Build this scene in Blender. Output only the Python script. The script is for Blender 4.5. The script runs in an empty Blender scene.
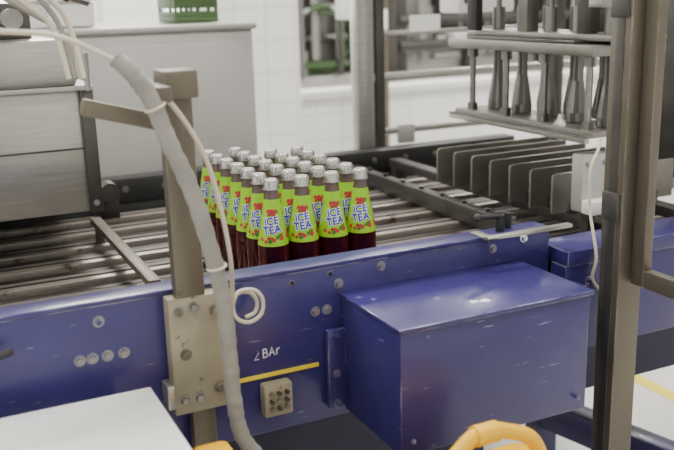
import bpy, bmesh, math, random
from mathutils import Vector, Matrix
random.seed(4)
D=bpy.data
COL=bpy.context.scene.collection

# ---------------------------------------------------------------- materials
def mat(name,col,rough=.5,metal=0.,var=.12,scale=6.,bump=0.,bscale=40.,dirt=None,dirt_amt=.0,dscale=9.,stretch=None,coat=0.,spec=.5,wear=None,wear_r=.003,scr=None):
    m=D.materials.new(name); m.use_nodes=True
    nt=m.node_tree; N=nt.nodes; L=nt.links
    b=N['Principled BSDF']
    b.inputs['Metallic'].default_value=metal
    b.inputs['Coat Weight'].default_value=coat
    b.inputs['Specular IOR Level'].default_value=spec
    tc=N.new('ShaderNodeTexCoord'); mp=N.new('ShaderNodeMapping')
    L.new(tc.outputs['Object'],mp.inputs['Vector'])
    if stretch: mp.inputs['Scale'].default_value=stretch
    n=N.new('ShaderNodeTexNoise'); n.inputs['Scale'].default_value=scale; n.inputs['Detail'].default_value=6
    L.new(mp.outputs[0],n.inputs['Vector'])
    r=N.new('ShaderNodeValToRGB')
    c=Vector(col)
    r.color_ramp.elements[0].position=.3; r.color_ramp.elements[1].position=.7
    r.color_ramp.elements[0].color=(*(c*(1-var)),1); r.color_ramp.elements[1].color=(*[min(1,x*(1+var)) for x in c],1)
    L.new(n.outputs['Fac'],r.inputs['Fac'])
    out=r.outputs['Color']
    def mixin(out,fac,col):
        mx=N.new('ShaderNodeMix'); mx.data_type='RGBA'
        L.new(fac,mx.inputs['Factor']); L.new(out,mx.inputs['A']); mx.inputs['B'].default_value=(*col,1)
        return mx.outputs['Result']
    if dirt:
        n2=N.new('ShaderNodeTexNoise'); n2.inputs['Scale'].default_value=dscale; n2.inputs['Detail'].default_value=10; n2.inputs['Roughness'].default_value=.7
        L.new(tc.outputs['Object'],n2.inputs['Vector'])
        r2=N.new('ShaderNodeValToRGB'); r2.color_ramp.elements[0].position=.66-dirt_amt; r2.color_ramp.elements[1].position=.70-dirt_amt*.7
        L.new(n2.outputs['Fac'],r2.inputs['Fac'])
        out=mixin(out,r2.outputs['Color'],dirt)
    if scr:
        mp2=N.new('ShaderNodeMapping'); mp2.inputs['Scale'].default_value=(4,4,40); mp2.inputs['Rotation'].default_value=(.3,.5,.2)
        L.new(tc.outputs['Object'],mp2.inputs['Vector'])
        n5=N.new('ShaderNodeTexNoise'); n5.inputs['Scale'].default_value=6; n5.inputs['Detail'].default_value=4
        L.new(mp2.outputs[0],n5.inputs['Vector'])
        s5=N.new('ShaderNodeMapRange'); s5.inputs['From Min'].default_value=.69; s5.inputs['From Max'].default_value=.74
        L.new(n5.outputs['Fac'],s5.inputs['Value']); out=mixin(out,s5.outputs[0],scr)
    if wear:
        bv=N.new('ShaderNodeBevel'); bv.samples=4; bv.inputs['Radius'].default_value=wear_r
        g=N.new('ShaderNodeNewGeometry'); dt=N.new('ShaderNodeVectorMath'); dt.operation='DOT_PRODUCT'
        L.new(bv.outputs[0],dt.inputs[0]); L.new(g.outputs['Normal'],dt.inputs[1])
        n4=N.new('ShaderNodeTexNoise'); n4.inputs['Scale'].default_value=22; n4.inputs['Detail'].default_value=8
        L.new(tc.outputs['Object'],n4.inputs['Vector'])
        s1=N.new('ShaderNodeMapRange'); s1.inputs['From Min'].default_value=.99; s1.inputs['From Max'].default_value=.88
        L.new(dt.outputs['Value'],s1.inputs['Value'])
        s2=N.new('ShaderNodeMapRange'); s2.inputs['From Min'].default_value=.44; s2.inputs['From Max'].default_value=.60
        L.new(n4.outputs['Fac'],s2.inputs['Value'])
        mu=N.new('ShaderNodeMath'); mu.operation='MULTIPLY'; L.new(s1.outputs[0],mu.inputs[0]); L.new(s2.outputs[0],mu.inputs[1])
        out=mixin(out,mu.outputs[0],wear)
    L.new(out,b.inputs['Base Color'])
    mr=N.new('ShaderNodeMapRange'); mr.inputs['To Min'].default_value=max(.02,rough*.8); mr.inputs['To Max'].default_value=min(1,rough*1.25)
    L.new(n.outputs['Fac'],mr.inputs['Value']); L.new(mr.outputs[0],b.inputs['Roughness'])
    if bump:
        n3=N.new('ShaderNodeTexNoise'); n3.inputs['Scale'].default_value=bscale
        L.new(mp.outputs[0],n3.inputs['Vector'])
        bp=N.new('ShaderNodeBump'); bp.inputs['Strength'].default_value=bump; bp.inputs['Distance'].default_value=.002
        L.new(n3.outputs['Fac'],bp.inputs['Height']); L.new(bp.outputs[0],b.inputs['Normal'])
    return m
def emis(name,col,s):
    m=D.materials.new(name); m.use_nodes=True; b=m.node_tree.nodes['Principled BSDF']
    b.inputs['Base Color'].default_value=(*col,1); b.inputs['Emission Color'].default_value=(*col,1); b.inputs['Emission Strength'].default_value=s
    return m
def tile(name,col,grout,sx,sz):
    m=D.materials.new(name); m.use_nodes=True; nt=m.node_tree;N=nt.nodes;L=nt.links;b=N['Principled BSDF']
    tc=N.new('ShaderNodeTexCoord'); sp=N.new('ShaderNodeSeparateXYZ'); cb=N.new('ShaderNodeCombineXYZ')
    L.new(tc.outputs['Object'],sp.inputs[0])
    ad=N.new('ShaderNodeMath'); ad.operation='ADD'; L.new(sp.outputs['X'],ad.inputs[0])
    L.new(sp.outputs['Y'],ad.inputs[1]); L.new(sp.outputs['Z'],cb.inputs['Y'])
    L.new(ad.outputs[0],cb.inputs['X'])
    br=N.new('ShaderNodeTexBrick'); br.offset=0; br.inputs['Scale'].default_value=1; br.inputs['Brick Width'].default_value=sx; br.inputs['Row Height'].default_value=sz
    br.inputs['Mortar Size'].default_value=.004; br.inputs['Color1'].default_value=(*col,1); br.inputs['Color2'].default_value=(*[c*.95 for c in col],1); br.inputs['Mortar'].default_value=(*grout,1)
    L.new(cb.outputs[0],br.inputs['Vector']); L.new(br.outputs['Color'],b.inputs['Base Color']); b.inputs['Roughness'].default_value=.3
    return m

BLUE=mat('blue_paint',(.029,.024,.128),.30,var=.18,scale=5,bump=.15,bscale=60,dirt=(.13,.13,.24),dirt_amt=-.005,dscale=11,coat=.15,wear=(.36,.36,.42),scr=(.20,.20,.32))
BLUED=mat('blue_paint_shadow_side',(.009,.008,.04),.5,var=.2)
STEEL=mat('brushed_steel',(.46,.45,.42),.32,.8,var=.10,scale=10,stretch=(1,1,14),bump=.05)
GRIP=mat('gripper_steel',(.24,.23,.21),.38,.7,var=.15,scale=10)
STEELM=mat('satin_steel_panel',(.46,.45,.43),.42,.4,var=.07,scale=4,bump=.03)
STEELD=mat('dark_steel',(.085,.08,.075),.4,.6,var=.2,scale=12)
BRONZE=mat('aged_post_steel',(.135,.118,.09),.42,.5,var=.2,scale=9,stretch=(1,1,.3),dirt=(.07,.055,.04),dirt_amt=.02,dscale=20,wear=(.35,.32,.27))
PLATE=mat('worn_painted_plate',(.32,.29,.21),.5,.25,var=.18,scale=14,dirt=(.12,.08,.05),dirt_amt=.05,dscale=25,wear=(.12,.08,.05))
DIV=mat('divider_plate_metal',(.21,.195,.17),.36,.55,var=.15,scale=8,wear=(.45,.43,.4),wear_r=.002)
BOLT=mat('zinc_bolt',(.30,.29,.28),.35,.8,var=.15,scale=60)
BLACK=mat('black_paint',(.014,.014,.015),.5,var=.25)
RUBBER=mat('black_plastic',(.012,.012,.012),.55)
RAIL=mat('worn_rail_steel',(.27,.24,.21),.36,.5,var=.25,scale=8,stretch=(.4,6,6),dirt=(.09,.05,.035),dirt_amt=.08,dscale=10)
RAILD=mat('dark_rail',(.03,.024,.021),.45,.3,var=.3)
GREYP=mat('grey_plastic_hose',(.25,.24,.215),.6,var=.15,scale=25,bump=.4,bscale=90)
CREAM=mat('cream_cable',(.58,.52,.40),.45,var=.06)
WHITE=mat('white_laminate',(.72,.71,.69),.35,var=.03,scale=3)
WHITEP=mat('white_plastic',(.75,.74,.72),.4,var=.03)
YEL=mat('yellow_plastic',(.80,.44,.0),.4,var=.06)
YTAPE=mat('yellow_tape',(.78,.60,.02),.5,var=.08)
CHALK=mat('chalk_marking',(.8,.8,.8),.8)
GRN=mat('green_plastic',(.05,.10,.03),.5)
PAPER=mat('paper',(.85,.84,.8),.8,var=.02)
FLOOR=mat('epoxy_floor',(.62,.61,.59),.35,var=.06,scale=1.5)
WALL=mat('painted_wall',(.80,.80,.78),.7,var=.02,scale=2)
TILE=tile('white_tile',(.84,.835,.82),(.64,.64,.62),.15,.15)
LIME=mat('lime_label',(.27,.55,.006),.45,var=.10,scale=30)
BERRY=mat('label_berry_red',(.45,.006,.03),.45,var=.3,scale=80)
LEAF=mat('label_leaf_green',(.04,.18,.01),.45)
TBLUE=mat('label_text_blue',(.03,.04,.38),.4,var=.02)
TWHITE=mat('label_text_white',(.85,.85,.85),.4,var=.02)
CAP=mat('crown_cap_metal',(.50,.495,.48),.25,.9,var=.08,scale=50)
CAPR=mat('crown_cap_print',(.36,.355,.34),.4,.5,var=.2,scale=90)
m=D.materials.new('red_tea_glass'); m.use_nodes=True; b=m.node_tree.nodes['Principled BSDF']
_n=m.node_tree.nodes.new('ShaderNodeLayerWeight'); _r=m.node_tree.nodes.new('ShaderNodeValToRGB')
_r.color_ramp.elements[0].color=(.022,.002,.003,1); _r.color_ramp.elements[1].color=(.10,.006,.008,1)
m.node_tree.links.new(_n.outputs['Facing'],_r.inputs[0]); m.node_tree.links.new(_r.outputs[0],b.inputs['Base Color'])
b.inputs['Roughness'].default_value=.06; b.inputs['Coat Weight'].default_value=.3; TEA=m
m=D.materials.new('clear_neck_glass'); m.use_nodes=True; b=m.node_tree.nodes['Principled BSDF']
b.inputs['Base Color'].default_value=(.14,.09,.08,1); b.inputs['Roughness'].default_value=.08; b.inputs['Transmission Weight'].default_value=.2; NECK=m

# ---------------------------------------------------------------- builder
class O:
    def __init__(s,name): s.name=name; s.bm=bmesh.new(); s.mats=[]
    def mi(s,m):
        if m not in s.mats: s.mats.append(m)
        return s.mats.index(m)
    def _tag(s,n0,m):
        i=s.mi(m); s.bm.faces.ensure_lookup_table()
        for f in s.bm.faces[n0:]: f.material_index=i
    def box(s,x0,x1,y0,y1,z0,z1,m,bev=.002,rot=None):
        n0=len(s.bm.faces)
        M=Matrix.Translation(((x0+x1)/2,(y0+y1)/2,(z0+z1)/2))
        if rot: M=M@rot
        M=M@Matrix.Diagonal((abs(x1-x0),abs(y1-y0),abs(z1-z0),1))
        t=bmesh.new(); bmesh.ops.create_cube(t,size=1,matrix=M)
        if bev:
            w=min(bev,abs(x1-x0)*.3,abs(y1-y0)*.3,abs(z1-z0)*.3)
            bmesh.ops.bevel(t,geom=t.edges[:]+t.verts[:],offset=w,segments=2,affect='EDGES',profile=.5)
        me=D.meshes.new('t'); t.to_mesh(me); t.free(); s.bm.from_mesh(me); D.meshes.remove(me)
        s._tag(n0,m); return s
    def cyl(s,p0,p1,r,m,r2=None,seg=24,bev=0):
        n0=len(s.bm.faces); p0=Vector(p0);p1=Vector(p1); d=p1-p0
        M=Matrix.Translation((p0+p1)/2)@d.to_track_quat('Z','Y').to_matrix().to_4x4()
        bmesh.ops.create_cone(s.bm,cap_ends=True,segments=seg,radius1=r,radius2=r if r2 is None else r2,depth=d.length,matrix=M)
        s._tag(n0,m); return s
    def sph(s,c,r,m,sc=(1,1,1)):
        n0=len(s.bm.faces)
        bmesh.ops.create_uvsphere(s.bm,u_segments=20,v_segments=12,radius=r,matrix=Matrix.Translation(c)@Matrix.Diagonal((*sc,1)))
        s._tag(n0,m); return s
    def tor(s,c,R,r,m,axis=(0,1,0),seg=28,rs=8):
        pts=[]; q=Vector(axis).to_track_quat('Z','Y')
        for i in range(seg):
            a=2*math.pi*i/seg; pts.append(Vector(c)+q@Vector((R*math.cos(a),R*math.sin(a),0)))
        return s.tube(pts,r,m,closed=True,sub=1,rs=rs)
    def tube(s,pts,r,m,closed=False,sub=6,rs=10,ripple=0,flat=1.):
        pts=[Vector(p) for p in pts]; P=[]; n=len(pts)
        if sub>1:
            for i in range(n-1):
                a=pts[max(i-1,0)];b=pts[i];c=pts[i+1];d=pts[min(i+2,n-1)]
                for k in range(sub):
                    t=k/sub; P.append(.5*((2*b)+(c-a)*t+(2*a-5*b+4*c-d)*t*t+(3*b-a-3*c+d)*t**3))
            P.append(pts[-1])
        else: P=pts
        n0=len(s.bm.faces); rings=[]; up=Vector((0,1,0)); N=len(P)
        for i,p in enumerate(P):
            if closed: d=P[(i+1)%N]-P[i-1]
            else: d=P[min(i+1,N-1)]-P[max(i-1,0)]
            d.normalize(); a=d.cross(up)
            if a.length<1e-3: a=d.cross(Vector((1,0,0)))
            a.normalize(); c=a.cross(d).normalized()
            rr=r*(1+ripple*math.sin(i*1.7)+ripple*.6*math.sin(i*.71+1))
            rings.append([s.bm.verts.new(p+(a*math.cos(2*math.pi*k/rs)+c*flat*math.sin(2*math.pi*k/rs))*rr) for k in range(rs)])
        R=range(N if closed else N-1)
        for i in R:
            A=rings[i];B=rings[(i+1)%N]
            for k in range(rs): s.bm.faces.new((A[k],A[(k+1)%rs],B[(k+1)%rs],B[k]))
        if not closed:
            s.bm.faces.new(rings[0][::-1]); s.bm.faces.new(rings[-1])
        s._tag(n0,m); return s
    def prism(s,poly,ax,a0,a1,m):
        def P(u,v,w):
            return {'x':(w,u,v),'y':(u,w,v),'z':(u,v,w)}[ax]
        n0=len(s.bm.faces)
        A=[s.bm.verts.new(P(u,v,a0)) for u,v in poly]; B=[s.bm.verts.new(P(u,v,a1)) for u,v in poly]
        s.bm.faces.new(A); s.bm.faces.new(B[::-1]); n=len(poly)
        for i in range(n): s.bm.faces.new((A[i],B[i],B[(i+1)%n],A[(i+1)%n]))
        s._tag(n0,m); return s
    def lathe(s,prof,m,c=(0,0,0),seg=32,mats=None,flute=None):
        n0=len(s.bm.faces); rings=[]
        for j,(z,r) in enumerate(prof):
            ring=[]
            for k in range(seg):
                a=2*math.pi*k/seg; rr=r
                if flute and j in flute and k%2: rr=r*.93
                ring.append(s.bm.verts.new((c[0]+rr*math.cos(a),c[1]+rr*math.sin(a),c[2]+z)))
            rings.append(ring)
        for A,B in zip(rings,rings[1:]):
            for k in range(seg): s.bm.faces.new((A[k],A[(k+1)%seg],B[(k+1)%seg],B[k]))
        s.bm.faces.new(rings[0][::-1]); s.bm.faces.new(rings[-1]); s._tag(n0,m); return s
    def bolt(s,x,y,z,m=None,r=.007,ax='y',washer=True):
        m=m or BOLT
        d={'y':Vector((0,-1,0)),'x':Vector((-1,0,0)),'z':Vector((0,0,1))}[ax]; p=Vector((x,y,z))
        if washer: s.cyl(p,p+d*.0015,r*1.35,m,seg=20)
        s.cyl(p,p+d*.006,r,m,seg=6); s.cyl(p+d*.006,p+d*.007,r*.75,m,seg=12)
        return s
    def done(s,smooth=35,parent=None):
        bmesh.ops.recalc_face_normals(s.bm,faces=s.bm.faces[:])
        me=D.meshes.new(s.name); s.bm.to_mesh(me); s.bm.free()
        for m in s.mats: me.materials.append(m)
        me.shade_smooth(); me.set_sharp_from_angle(angle=math.radians(smooth))
        o=D.objects.new(s.name,me); COL.objects.link(o)
        if parent: o.parent=parent
        return o
def empty(name):
    e=D.objects.new(name,None); COL.objects.link(e); e.empty_display_size=.1; return e

def text_mesh(body,size,off=0.,bold=True):
    c=D.curves.new('tx','FONT'); c.body=body; c.size=size; c.align_x='CENTER'; c.align_y='CENTER'; c.offset=off; c.resolution_u=3
    c.space_character=1.05; c.extrude=0
    o=D.objects.new('tx',c); COL.objects.link(o)
    dg=bpy.context.evaluated_depsgraph_get(); me=o.evaluated_get(dg).to_mesh()
    vs=[v.co.copy() for v in me.vertices]; fs=[tuple(p.vertices) for p in me.polygons]
    o.evaluated_get(dg).to_mesh_clear(); D.objects.remove(o); D.curves.remove(c)
    return vs,fs
def add_mapped(ob,vs,fs,fn,m):
    n0=len(ob.bm.faces); V=[ob.bm.verts.new(fn(v)) for v in vs]
    for f in fs:
        try: ob.bm.faces.new([V[i] for i in f])
        except ValueError: pass
    ob._tag(n0,m)

# ---------------------------------------------------------------- room
def room(name,*a,**k): O(name).box(*a,**k).done()
room('floor',-4,9,-3,8,-.1,0,FLOOR,bev=0)
room('ceiling',-4,9,-3,8,4.2,4.3,WALL,bev=0)
room('wall_left',-4.1,-4,-3,8,0,4.2,WALL,bev=0)
room('wall_right',9,9.1,-3,8,0,4.2,WALL,bev=0)
room('added_wall_front',-4,9,-3.1,-3,0,4.2,WALL,bev=0)  # unseen wall behind the camera, added to block world light from the front
w=O('wall_back')
w.box(-4,9,8,8.15,0,1.0,TILE,bev=0); w.box(-4,9,8,8.15,3.4,4.2,WALL,bev=0)
for x in (-4,-1.2,1.6,4.4,7.2): w.box(x,x+.5 if x<7 else 9,8,8.15,1.0,3.4,WALL,bev=0)
w.done()
for i,x in enumerate((-3.5,-.7,2.1,4.9)):
    w=O('window_%d'%(i+1)); x1=x+2.3
    w.box(x,x1,8.02,8.1,1.0,1.06,WHITEP); w.box(x,x1,8.02,8.1,3.34,3.4,WHITEP)
    for q in (x,x+1.12,x1-.06): w.box(q,q+.06,8.02,8.1,1.06,3.34,WHITEP)
    w.done()
w=O('floor_marking'); w.box(2.25,2.31,.4,3.4,0,.002,YTAPE,bev=0).done()
O('tiled_pillar').box(1.27,1.72,4.0,4.4,0,4.2,TILE,bev=.004).done()
O('low_tiled_wall').box(1.75,8.9,4.55,4.7,0,.84,TILE,bev=.004).box(1.75,8.9,4.52,4.73,.84,.88,WHITEP).done()

# ceiling lights: unseen fixtures and lamps, added to brighten the scene from above
for i,(x,y) in enumerate(((-1.5,.2),(1.5,.2),(4.5,.2),(-1.5,3),(1.5,2.4),(4.5,3),(1.5,5.8),(4.8,5.8))):
    o=O('added_ceiling_light'); o.box(x-.75,x+.75,y-.12,y+.12,4.12,4.2,WHITEP); o.box(x-.72,x+.72,y-.1,y+.1,4.105,4.12,emis('added_tube_glow%d'%i,(1,.98,.95),6),bev=0)
    o=o.done()
    l=D.lights.new('added_tube_%d'%i,'AREA'); l.shape='RECTANGLE'; l.size=1.5; l.size_y=.5; l.energy=(58 if y<1 else 100 if y<4 else 200); l.color=(1,.97,.925)
    lo=D.objects.new('added_tube_lamp',l); lo.location=(x,y,4.08); COL.objects.link(lo); lo.parent=o

# ---------------------------------------------------------------- machine
MACH=empty('bottle_conveyor_machine')
bm_=O('blue_side_beam')
bm_.box(-1.2,1.06,1.30,1.335,.682,.962,BLUE,.003)
bm_.box(-1.2,1.06,1.298,1.345,.957,.965,BLUE,.002)
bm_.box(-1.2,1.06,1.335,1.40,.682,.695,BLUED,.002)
for (x,z) in ((.213,.932),(.18,.875),(.199,.875),(.222,.875),(.247,.875),(.57,.883),(.592,.883),(.697,.943),(.615,.925),(-.02,.875),(-.04,.875),(.93,.94),(1.0,.95)):
    bm_.bolt(x,1.30,z,r=.0062)
# hand-lettered marking "2 BAr" drawn as short raised strokes
ST=[[(0,9),(2,12),(5,12),(6,9),(0,0),(6,0)],
    [(12,0),(12,12)],[(12,12),(16,11.5),(17,9),(15.5,6.5),(12,6.5)],[(15.5,6.5),(18,4),(16.5,.5),(12,0)],
    [(20,0),(23.5,12),(27,0)],[(21.3,4.5),(25.8,4.5)],
    [(30,0),(30,8)],[(30,5.5),(32,8),(34,8)]]
for s_ in ST:
    bm_.tube([(.457+a*.00135,1.2995,.818+c_*.00125+a*.0001) for a,c_ in s_],.0009,CHALK,sub=1,rs=6)
for x,z in ((.53,.94),(.60,.945)): bm_.cyl((x,1.3005,z),(x,1.298,z),.004,RUBBER)
bm_.done(parent=MACH)
yt=O('yellow_tape_strip'); yt.box(.425,.572,1.296,1.2998,.785,.791,YTAPE,bev=0); yt.done(parent=MACH)

s=O('socket_block'); s.box(.463,.514,1.275,1.2995,.721,.778,PLATE,.004)
for i in range(3):
    for j in range(3): s.cyl((.475+i*.0135,1.2752,.736+j*.0135),(.475+i*.0135,1.270,.736+j*.0135),.0042,BOLT if (i+j)%2 else STEELD,seg=12)
s.done(parent=MACH)

lb=O('lower_frame')
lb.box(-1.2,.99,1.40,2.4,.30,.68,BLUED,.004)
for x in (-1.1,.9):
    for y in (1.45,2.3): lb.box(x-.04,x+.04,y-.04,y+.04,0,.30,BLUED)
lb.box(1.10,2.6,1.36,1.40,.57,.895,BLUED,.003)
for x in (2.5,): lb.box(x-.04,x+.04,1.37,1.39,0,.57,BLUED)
lb.done(parent=MACH)

bx=O('drive_cover')
bx.box(.619,.985,1.096,1.298,.695,.905,BLUE,.004)
bx.box(.615,.990,1.092,1.299,.902,.910,BLUE,.0025)
bx.box(.585,.619,1.285,1.299,.705,.85,BLUE,.003)
for z in (.715,.77,.835): bx.bolt(.600,1.285,z,r=.005)
for x in (.64,.965): bx.bolt(x,1.096,.72,r=.003,m=BLUE)
bx.done(parent=MACH)

rb=O('side_bracket')
rb.box(1.0,1.08,1.21,1.298,.66,.87,BLUE,.003); rb.box(1.065,1.5,1.25,1.35,.895,.925,BLUE,.003)
rb.box(1.065,1.5,1.255,1.30,.72,.895,BLUE,.003); rb.bolt(1.12,1.255,.86,r=.006)
rb.done(parent=MACH)
O('guide_strip').box(.90,1.09,1.27,1.285,.965,.972,STEEL,.001).box(.90,.92,1.27,1.33,.965,.969,STEEL,.001).done(parent=MACH)

cl=O('clamp_lever'); cl.cyl((.96,1.32,.964),(.96,1.32,.995),.008,RUBBER); cl.tube([(.96,1.32,.993),(.93,1.31,.998),(.90,1.30,1.002)],.005,RUBBER); cl.sph((.897,1.30,1.002),.008,RUBBER); cl.cyl((.985,1.33,.964),(.985,1.33,.995),.007,RUBBER); cl.done(parent=MACH)

cv=O('conveyor_rails')
y=1.42; i=0
while y<2.34:
    wd=.054 if i%2==0 else .022
    cv.box(-1.2,1.75,y,y+wd,.815 if i%2==0 else .80,.847 if i%2==0 else .84,RAIL if i%2==0 else RAILD,.003)
    if i%2==0: cv.box(-1.2,1.75,y+.022,y+.027,.847,.849,RAILD,bev=0)
    y+=wd+.025; i+=1
for x in (-1.0,-.5,0.0,.5,1.0,1.5): cv.box(x,x+.05,1.40,2.36,.77,.80,BLACK)
cv.box(-1.2,1.75,1.40,2.38,.70,.72,BLACK)
for x in (-1.1,-.1,.8): cv.box(x,x+.05,1.41,1.45,.72,.77,BLACK)
cv.done(parent=MACH)
cb=O('conveyor_cross_bar'); cb.box(.352,.376,1.56,2.12,.885,.90,BRONZE,.003)
for y in (1.60,2.08): cb.box(.355,.373,y-.01,y+.01,.847,.885,BRONZE)
cb.done(parent=MACH)
rf=O('black_rear_frame')
rf.box(-1.2,1.8,2.40,2.46,.86,.93,BLACK,.004); rf.box(-1.2,1.8,2.40,2.44,.70,.86,BLACK,.004)
for i in range(22): rf.bolt(-.6+i*.11,2.40,.90,r=.007)
rf.box(1.185,1.215,1.56,2.40,.85,.893,STEELD,.003)
for i in range(8): rf.cyl((1.20,1.60+i*.1,.893),(1.20,1.60+i*.1,.900),.008,BOLT,seg=6)
for x in (-1.0,1.7): rf.box(x,x+.06,2.40,2.46,0,.70,BLACK)
rf.done(parent=MACH)
dc=O('divider_support_rails')
for x in (1.31,1.54): dc.box(x,x+.04,1.42,2.38,.88,.905,STEELD)
for x in (1.31,1.54):
    for y in (1.42,2.34): dc.box(x,x+.04,y,y+.03,.847,.88,STEELD)
dc.done(parent=MACH)
sn=O('round_sensor'); sn.box(.40,.46,2.30,2.34,.847,.90,STEELD); sn.cyl((.43,2.30,.925),(.43,2.25,.925),.026,STEEL); sn.cyl((.43,2.25,.925),(.43,2.247,.925),.017,RUBBER); sn.box(.42,.44,2.28,2.32,.89,.91,STEELD); sn.done(parent=MACH)

# ---------------------------------------------------------------- bottles
def bottle_mesh():
    o=O('ice_tea_bottle')
    prof=[(0,.022),(.002,.0265),(.006,.029),(.095,.029),(.108,.0285),(.122,.0268),(.15,.0216),(.175,.0172),(.195,.0142)]
    o.lathe(prof,TEA,seg=36)
    o.lathe([(.195,.0142),(.205,.0131),(.213,.0128),(.214,.0142),(.2175,.0142),(.218,.0128)],NECK,seg=36)
    o.lathe([(.2130,.0158),(.217,.0156),(.2245,.0144),(.2290,.0133),(.2312,.0115)],CAP,seg=42,flute=(0,1))
    o.lathe([(.2312,.0105),(.2317,.0100)],CAPR,seg=24)
    lab=[(.112,.0287),(.122,.0272),(.15,.0220),(.175,.0176),(.196,.0146)]
    def rad(z):
        for (z0,r0),(z1,r1) in zip(lab,lab[1:]):
            if z<=z1: return r0+(r1-r0)*(z-z0)/(z1-z0)
        return lab[-1][1]
    n0=len(o.bm.faces); seg=40; rings=[]
    for z,r in lab: rings.append([o.bm.verts.new((r*math.cos(2*math.pi*k/seg),r*math.sin(2*math.pi*k/seg),z)) for k in range(seg)])
    for A,B in zip(rings,rings[1:]):
        for k in range(seg): o.bm.faces.new((A[k],A[(k+1)%seg],B[(k+1)%seg],B[k]))
    o._tag(n0,LIME)
    def mp(cx,cz,off,tilt=0,a0=0):
        ct,st=math.cos(tilt),math.sin(tilt)
        def f(v):
            x=cx+v.x*ct-v.y*st; z=cz+v.x*st+v.y*ct; z=min(.1955,max(.1125,z))
            r=rad(z)+off; a=-math.pi/2+x/r+a0
            return Vector((r*math.cos(a),r*math.sin(a),z))
        return f
    def disc(cx,cz,r,m,off,a0):
        vs=[Vector((0,0,0))]+[Vector((r*math.cos(k*math.pi/5),r*math.sin(k*math.pi/5),0)) for k in range(10)]
        add_mapped(o,vs,[(0,k+1,(k+1)%10+1) for k in range(10)],mp(cx,cz,off,a0=a0),m)
    T1=text_mesh('ICE',.018,.0018); T2=text_mesh('ICE',.018,.0006); T3=text_mesh('TEA',.019,.0018); T4=text_mesh('TEA',.019,.0006)
    rnd=random.Random(2)
    for a0 in (0,math.pi*2/3,math.pi*4/3):
        for k in range(13):
            x=rnd.uniform(-.021,.021); z=.1165+rnd.random()*.009+abs(x)*.4
            disc(x,z,rnd.uniform(.0028,.0044),BERRY if rnd.random()<.85 else LEAF,.00035+k*1e-5,a0)
        for k in range(12):
            x=rnd.uniform(-.011,.011); z=.167+rnd.random()*.010
            disc(x,z,rnd.uniform(.0026,.0038),BERRY if k%3 else LEAF,.00035+k*1e-5,a0)
        for T,m,cz,off in ((T1,TWHITE,.1570,.0007),(T2,TBLUE,.1570,.0010),(T3,TWHITE,.1415,.0007),(T4,TBLUE,.1415,.0010)):
            add_mapped(o,T[0],T[1],mp(0 if cz>.15 else .001,cz,off,.14,a0),m)
    ob=o.done(40); return ob
b0=bottle_mesh(); bm_mesh=b0.data; D.objects.remove(b0); bm_mesh.name='ice_tea_bottle'
sp=.0605
for r in range(7):
    for c in range(4):
        if r==6 and c>1: continue
        ob=D.objects.new('ice_tea_bottle',bm_mesh); COL.objects.link(ob)
        ob.location=(.568+c*sp+random.uniform(-.0008,.0008),1.475+r*sp+random.uniform(-.0008,.0008),.850)
        ob.rotation_euler=(0,0,-.42+random.uniform(-.25,.25))

# ---------------------------------------------------------------- left post & bracket
PO=empty('steel_support_post')
lp=O('post_and_plate')
lp.box(.327,.373,1.27,1.296,.90,1.30,BRONZE,.003)
lp.box(.325,.375,1.24,1.30,1.262,1.302,BRONZE,.003)
lp.box(.312,.400,1.268,1.2975,.765,.957,PLATE,.003)
lp.box(.34,.378,1.272,1.298,.0,.765,BRONZE,.003)
for x,z in ((.328,.935),(.352,.94),(.328,.79),(.352,.79),(.386,.93),(.386,.80),(.335,.865)): lp.bolt(x,1.268,z,r=.007)
lp.box(.30,.325,1.20,1.262,1.262,1.285,BRONZE,.003)
lp.box(.30,.312,1.262,1.2975,.78,.82,STEEL)
lp.done(parent=PO)
lh=O('support_arm'); 
lh.box(.215,.335,1.28,1.30,1.228,1.252,BRONZE,.003,rot=Matrix.Rotation(math.radians(16),4,'Y')); lh.done(parent=PO)
hs=O('grey_hose')
hs.tube([(.255,1.21,1.325),(.272,1.2,1.306),(.295,1.2,1.268),(.314,1.2,1.212),(.342,1.2,1.138),(.365,1.2,1.047),(.380,1.205,.968),(.386,1.21,.888),(.389,1.21,.806),(.398,1.21,.74),(.426,1.21,.690)],.0125,GREYP,sub=12,rs=14,ripple=.05)
hs.tor((.372,1.2,1.02),.0138,.002,CREAM,axis=(.2,0,-1)); hs.tor((.300,1.2,1.258),.0138,.002,CREAM,axis=(.4,0,-1))
hs.done(parent=PO)
wc=O('cream_cable')
wc.tube([(-.1,1.24,1.38),(.0,1.24,1.376),(.113,1.23,1.366),(.183,1.22,1.357),(.244,1.22,1.328),(.293,1.215,1.295),(.338,1.22,1.244),(.372,1.22,1.177),(.390,1.22,1.101),(.400,1.22,1.025),(.407,1.24,.968),(.412,1.26,.935)],.0036,CREAM,sub=10)
wc.tube([(.412,1.26,.937),(.425,1.265,.953),(.45,1.265,.952),(.464,1.265,.935),(.460,1.262,.912),(.44,1.26,.902),(.42,1.26,.91),(.413,1.262,.93),(.424,1.27,.948),(.446,1.275,.946),(.457,1.272,.93),(.452,1.27,.913),(.435,1.268,.908)],.0034,CREAM,sub=8)
wc.done(parent=PO)

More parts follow.
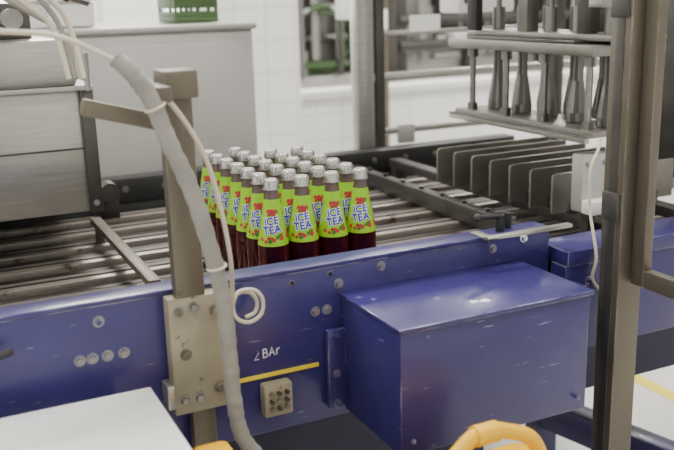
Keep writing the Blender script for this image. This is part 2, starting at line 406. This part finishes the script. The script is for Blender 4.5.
# left stainless housings
HO=empty('stainless_housing')
tc_=O('cable_connector_bundle')
for k,(dx,dz) in enumerate(((0,0),(.02,.01),(.045,.0))):
    tc_.tube([(.10+dx,1.5,1.5),(.13+dx,1.5,1.44+dz),(.18+dx,1.5,1.40+dz),(.22+dx*.6,1.5,1.36),(.235+dx*.5,1.48,1.28)],.0045,CREAM if k!=1 else GREYP,sub=8)
tc_.cyl((.17,1.55,1.45),(.26,1.55,1.41),.012,STEELD); tc_.cyl((.26,1.55,1.41),(.29,1.55,1.40),.009,BOLT)
tc_.cyl((.15,1.55,1.42),(.22,1.55,1.375),.01,RUBBER); tc_.box(-.2,.1,1.5,1.6,1.40,1.5,STEELM,.004)
tc_.box(.09,.14,1.52,1.56,1.36,1.46,STEEL,.003); tc_.cyl((.12,1.52,1.39),(.12,1.50,1.39),.012,RUBBER)
tc_.box(-.2,-.1,1.6,1.95,1.33,1.45,STEELD,.004)
tc_.done(parent=HO)
h=O('housing_body')
h.box(-.6,.335,1.90,2.25,.965,1.225,STEEL,.006)
h.box(-.6,.315,1.88,2.2,1.232,1.33,STEEL,.012)
h.box(-.6,.345,1.885,2.26,1.222,1.234,STEELM,.003)
h.box(.318,.345,1.89,1.90,.965,1.225,STEELD,.002)
h.box(-.6,.318,1.896,1.90,1.10,1.104,STEELD,bev=0)
for z in (.985,1.2): h.bolt(.331,1.89,z,r=.005)
h.box(-.6,.345,2.24,2.40,.93,.965,STEELD)
h.box(.0,.08,1.9,1.95,1.33,1.36,STEELD); h.box(.16,.24,1.92,2.0,1.33,1.40,STEELD); h.cyl((.2,1.91,1.37),(.2,1.86,1.37),.02,RUBBER)
h.cyl((.33,1.86,1.225),(.33,1.86,1.30),.006,BOLT)
h.done(parent=HO)
c=O('grey_control_cabinet')
c.box(.30,.975,2.62,3.2,0,1.31,STEELM,.012); c.box(.29,.985,2.61,3.21,1.305,1.325,STEELM,.006)
c.box(.34,.93,2.612,2.62,.15,1.27,STEELM,.004); c.cyl((.90,2.612,.9),(.90,2.60,.9),.015,BOLT); 
for z in (.3,1.15): c.box(.32,.335,2.605,2.62,z,z+.06,BOLT)
c.done()
gc=O('dark_green_bottle_crate'); gc.box(.77,.91,2.75,2.95,1.327,1.345,GRN)
for a in ((.77,.91,2.75,2.765),(.77,.91,2.935,2.95),(.77,.785,2.765,2.935),(.895,.91,2.765,2.935)): gc.box(*a,1.345,1.36,GRN); gc.box(*a,1.37,1.47,GRN)
for x in (.775,.81,.845,.88,.905): 
    for y in (2.757,2.943): gc.box(x-.005,x+.005,y-.005,y+.005,1.36,1.37,GRN)
gc.done()
bt=O('white_plastic_tub'); bt.box(.33,.52,2.7,3.0,1.327,1.40,WHITEP,.01).box(.32,.53,2.69,3.01,1.40,1.412,WHITEP,.004).done()

# ---------------------------------------------------------------- lane divider plates
for i in range(7):
    y=1.545+i*.072
    p=O('lane_divider_plate')
    x0=1.265-i*.005; r=.008
    poly=[(x0,.910),(x0,1.0-r),(x0+r*.3,1.0-r*.3),(x0+r,1.0),(x0+.36,1.0),(x0+.36,.910)]
    p.prism(poly,'y',y,y+.006,DIV)
    p.box(x0+.05,x0+.08,y-.006,y+.014,.905,.93,STEELD); p.box(x0+.28,x0+.31,y-.006,y+.014,.905,.93,STEELD)
    p.done()

# ---------------------------------------------------------------- gripper head
g=O('bottle_gripper_head')
g.box(1.27,1.40,1.43,1.95,1.095,1.108,GRIP,.002)
g.box(1.25,1.262,1.43,1.95,1.085,1.10,STEEL,.002); g.box(1.25,1.275,1.43,1.95,1.095,1.1,GRIP,.001)
g.box(1.26,1.46,1.43,1.97,1.262,1.285,GRIP,.003); g.box(1.29,1.43,1.40,1.93,1.292,1.305,GRIP,.003)
g.box(1.27,1.45,1.5,1.9,1.285,1.292,STEELD)
for y in (1.47,1.62,1.76,1.90):
    g.cyl((1.29,y,1.105),(1.29,y,1.262),.0075,BOLT); g.cyl((1.29,y,1.105),(1.29,y,1.125),.013,STEELD); g.cyl((1.29,y,1.24),(1.29,y,1.262),.013,STEELD)
for k in range(5):
    for x in (1.345,1.42):
        y=1.47+k*.1
        g.cyl((x,y,1.262),(x,y,1.20),.012,STEELD); g.cyl((x,y,1.20),(x,y,1.13),.013,STEELD,r2=.024); g.cyl((x,y,1.13),(x,y,1.11),.024,STEELD)
        g.cyl((x,y,1.305),(x,y,1.36),.016,GRIP); g.cyl((x,y,1.36),(x,y,1.5),.007,BOLT)
g.box(1.30,1.335,1.70,1.735,1.30,1.75,GRIP,.003); g.box(1.30,1.335,1.50,1.53,1.30,1.75,STEELD,.003); g.box(1.38,1.42,1.55,1.62,1.30,1.75,STEELD,.003)
g.box(1.28,1.5,1.45,1.9,1.75,1.80,STEELM)
g.box(1.27,1.29,1.86,1.9,1.305,1.6,BLACK); g.box(1.27,1.44,1.42,1.46,1.36,1.375,GRIP)
g.box(1.46,1.50,1.6,1.7,1.26,4.2,STEELD)
g.done()
wb=O('grey_mounting_block'); wb.box(1.255,1.33,1.44,1.475,.935,1.06,STEELM,.005); wb.box(1.255,1.33,1.405,1.44,.935,.965,WHITEP,.004); wb.box(1.28,1.30,1.445,1.47,.849,.935,STEELD); wb.bolt(1.27,1.44,1.04,r=.004); wb.bolt(1.315,1.44,1.04,r=.004)
wb.done(parent=MACH)

# ---------------------------------------------------------------- right door / post
GP=empty('stainless_guard_door')
rp=O('guard_post'); rp.box(1.095,1.15,1.15,1.20,0,2.4,BRONZE,.003); rp.box(1.07,1.18,1.13,1.22,0,.012,STEELD)
rp.box(1.0935,1.096,1.165,1.185,0.02,2.38,STEELD,.0005)
for z in (1.0,1.35): rp.box(1.088,1.095,1.155,1.195,z,z+.05,STEELD)
rp.done(parent=GP)
gd=O('door_leaf'); 
gd.box(1.118,1.138,1.115,1.145,.885,2.3,BRONZE,.003); gd.box(1.118,1.138,.5,1.115,.885,.918,BRONZE,.003); gd.box(1.118,1.138,.45,.5,.885,2.3,STEEL,.003); gd.box(1.118,1.138,.5,1.115,2.26,2.3,STEEL,.003)
gd.cyl((1.13,1.146,.95),(1.13,1.146,1.0),.006,BOLT); gd.cyl((1.13,1.146,1.7),(1.13,1.146,1.75),.006,BOLT)
gd.done(parent=GP)
rc=O('cream_sensor_cable'); rc.tube([(1.22,1.35,1.11),(1.188,1.32,1.095),(1.154,1.30,1.063),(1.143,1.285,.99),(1.125,1.242,.912),(1.118,1.242,.87),(1.14,1.245,.84)],.003,CREAM,sub=8); rc.done(parent=MACH)

rm=O('roller_chain_conveyor')
for k in range(7):
    z=.98+k*.085; yy=1.75+(k%2)*.05
    rm.cyl((1.87,yy,z),(2.5,yy,z),.028,BOLT); rm.cyl((1.85,yy,z),(1.87,yy,z),.04,STEELD)
    rm.cyl((1.87,1.55,z-.02),(2.5,1.55,z-.02),.02,STEEL); rm.cyl((1.83,1.6,z+.02),(1.85,1.6,z+.02),.035,BOLT)
rm.box(1.82,1.84,1.5,1.9,.90,1.62,STEELD); rm.box(2.5,2.52,1.5,1.9,.0,1.62,STEELD)
rm.box(1.82,2.52,1.45,1.5,.93,.97,BLACK); rm.box(1.82,2.52,1.45,1.9,.87,.9,STEELM)
rm.box(1.82,1.84,1.86,1.9,0,.9,STEELD)
rm.done()
bk=O('blue_floor_rail'); rz=Matrix.Rotation(math.radians(14),4,'Z')
bk.box(1.47,1.53,1.0,1.85,.27,.35,BLUE,.004,rot=rz)
for x,y in ((1.42,1.75),(1.57,1.1)): bk.box(x-.03,x+.03,y-.03,y+.03,0,.28,BLUE)
bk.done()

# rear guard frame
gf=O('machine_guard_frame')
gf.box(1.26,1.315,2.48,2.53,0,2.6,STEEL,.003); gf.box(1.325,1.355,2.48,2.52,0,2.6,STEELD,.003)
gf.box(1.315,3.2,2.49,2.52,1.13,1.155,STEEL,.003); gf.box(2.02,2.06,2.48,2.53,0,2.6,STEELD,.003); gf.box(3.18,3.23,2.48,2.53,0,2.6,STEEL,.003)
gf.box(1.355,3.2,2.49,2.51,.96,.98,STEEL,.003); gf.box(1.26,3.23,2.48,2.53,2.55,2.6,STEEL)
gf.box(1.45,1.56,2.485,2.49,1.28,1.33,PAPER,bev=0); gf.box(1.36,2.02,2.495,2.505,1.27,1.285,STEEL,.002)
gf.box(1.40,1.46,2.475,2.49,.93,.99,STEELM)
gf.box(1.64,1.86,2.50,2.62,1.33,1.52,WHITEP,.008); gf.box(1.66,1.70,2.495,2.50,1.36,1.40,STEELD); gf.box(1.6,2.03,2.53,2.56,1.52,1.55,STEELD)
gf.done()

# far machinery
rnd=random.Random(7)
def clutter(o,x0,x1,y0,y1,z0,z1,n,mats):
    for k in range(n):
        x=rnd.uniform(x0,x1); y=rnd.uniform(y0,y1); t=rnd.random(); m=rnd.choice(mats)
        if t<.4: 
            zz=rnd.uniform(z0+.1,z1); o.cyl((x,y,z0),(x,y,zz),rnd.uniform(.015,.05),m,seg=14)
        elif t<.7:
            z=rnd.uniform(z0,z1); x2=min(x1,x+rnd.uniform(.2,.7)); o.cyl((x,y,z),(x2,y,z),rnd.uniform(.012,.035),m,seg=14)
        else:
            z=rnd.uniform(z0,z1-.15); w=rnd.uniform(.06,.25); o.box(x,min(x1,x+w),y,y+.1,z,z+rnd.uniform(.08,.25),m,.006)
fm=O('bottle_filling_machine')
fm.box(1.95,2.95,5.2,6.2,0,.9,STEELM,.01); fm.box(1.98,2.9,5.7,6.1,.9,2.4,BLACK,.01)
fm.cyl((2.45,5.6,.9),(2.45,5.6,2.3),.22,STEELD,seg=40)
for k in range(14):
    a=k/14*2*math.pi; fm.cyl((2.45+.38*math.cos(a),5.6+.38*math.sin(a),1.0),(2.45+.38*math.cos(a),5.6+.38*math.sin(a),1.5),.03,BOLT)
fm.cyl((2.45,5.6,1.5),(2.45,5.6,1.6),.44,STEEL,seg=40)
fm.tor((2.40,5.25,1.12),.22,.02,GRN,axis=(0,1,.3)); fm.box(2.0,2.7,5.18,5.2,.95,.99,GRN)
for x in (1.95,2.85): fm.box(x,x+.06,5.15,5.21,0,2.6,STEELD)
clutter(fm,2.0,2.8,5.15,5.5,.9,1.7,26,[BOLT,STEELD,STEELD,BLACK,GRN])
fm.done()
fc=O('painted_column'); fc.box(2.10,2.24,4.05,4.15,0,4.2,BRONZE,.01); fc.box(2.10,2.22,4.03,4.05,1.22,1.32,PAPER); fc.box(2.05,2.29,4.0,4.2,0,.03,STEELD); fc.done()
fm=O('labelling_machine')
fm.box(2.95,6.2,5.4,6.3,0,.95,STEELM,.02); fm.box(3.0,3.5,5.7,6.2,.95,1.5,STEELM,.02); fm.box(3.6,6.1,5.8,6.2,.95,2.0,STEELD,.02)
fm.cyl((3.0,5.3,1.05),(6.2,5.3,1.05),.04,BOLT); fm.cyl((3.0,5.3,1.22),(6.2,5.3,1.22),.03,STEELD)
for x in (3.0,3.55,4.2,5.3,6.1): fm.box(x,x+.07,5.3,5.37,0,2.6,STEELD)
fm.box(3.0,6.15,5.3,5.37,1.55,1.62,STEELM)
clutter(fm,3.05,6.0,5.3,5.6,.95,1.9,70,[BOLT,STEELD,STEELM,BLACK,STEEL,WHITEP])
fm.done()
ht=O('white_hanging_unit'); ht.box(1.60,1.72,3.2,3.35,1.30,1.42,WHITEP,.01); ht.cyl((1.66,3.28,1.42),(1.66,3.28,4.2),.012,STEEL); ht.box(1.62,1.70,3.19,3.2,1.32,1.40,PAPER); ht.done()

# ---------------------------------------------------------------- foreground
t=O('white_work_table'); t.box(-.8,.269,.55,1.236,.815,.84,WHITE,.003)
for x in (-.75,.21):
    for y in (.6,1.18): t.box(x,x+.04,y,y+.04,0,.815,STEEL)
t.box(-.75,.25,.6,1.2,.76,.815,STEELM)
t.done()
hd=O('black_hand_lever'); hd.cyl((.01,1.27,.90),(.01,1.299,.90),.012,BLACK); hd.tube([(.01,1.272,.90),(.05,1.265,.915),(.085,1.26,.925)],.006,RUBBER); hd.tube([(.01,1.272,.90),(.0,1.27,.86),(.02,1.27,.845)],.008,BLACK); hd.done(parent=MACH)

jc=O('yellow_jerrycan')
cx,cy=.63,.90; 
jc.box(cx-.14,cx+.13,cy-.08,cy+.08,.50,.755,YEL,.02)
jc.tube([(cx-.115,cy,.745),(cx-.085,cy,.782),(cx-.045,cy,.800),(cx-.015,cy,.822),(cx+.01,cy,.828),(cx+.04,cy,.820),(cx+.085,cy,.797),(cx+.11,cy,.745)],.011,YEL,sub=8,rs=14)
jc.cyl((cx-.01,cy,.824),(cx+.025,cy,.824),.0145,YEL)
jc.done()
st=O('steel_stool'); st.cyl((cx,cy,.475),(cx,cy,.498),.17,STEELM,seg=40)
for a in (0.8,2.4,3.9,5.5): st.cyl((cx+.11*math.cos(a),cy+.11*math.sin(a),.476),(cx+.16*math.cos(a),cy+.16*math.sin(a),0),.012,STEEL)
st.tor((cx,cy,.2),.14,.008,STEEL,axis=(0,0,1)); st.done()
jc=O('yellow_stand_cap'); jc.box(.30,.355,1.09,1.15,.71,.775,YEL,.01); jc.cyl((.33,1.12,.0),(.33,1.12,.71),.012,STEEL); jc.cyl((.33,1.12,0),(.33,1.12,.02),.07,STEELD); jc.done()

# ---------------------------------------------------------------- world & camera
w=D.worlds.new('World'); bpy.context.scene.world=w; w.use_nodes=True
bg=w.node_tree.nodes['Background']; bg.inputs[0].default_value=(1,1,.97,1); bg.inputs[1].default_value=5.5
f,yaw,pit,rol=891.0,*[math.radians(a) for a in (25.326,14.512,-1.575)]
fw=Vector((math.sin(yaw)*math.cos(pit),math.cos(yaw)*math.cos(pit),-math.sin(pit)))
r0=Vector((math.cos(yaw),-math.sin(yaw),0)); u0=r0.cross(fw)
r=r0*math.cos(rol)+u0*math.sin(rol); u=r.cross(fw)
cam=D.cameras.new('camera'); cam.sensor_width=36; cam.lens=f/674*36; cam.clip_start=.05
co=D.objects.new('camera',cam); COL.objects.link(co)
M=Matrix((( r.x,u.x,-fw.x,0),(r.y,u.y,-fw.y,0),(r.z,u.z,-fw.z,1.40),(0,0,0,1))); co.matrix_world=M
cam.dof.use_dof=True; cam.dof.focus_distance=1.65; cam.dof.aperture_fstop=3.6
bpy.context.scene.camera=co
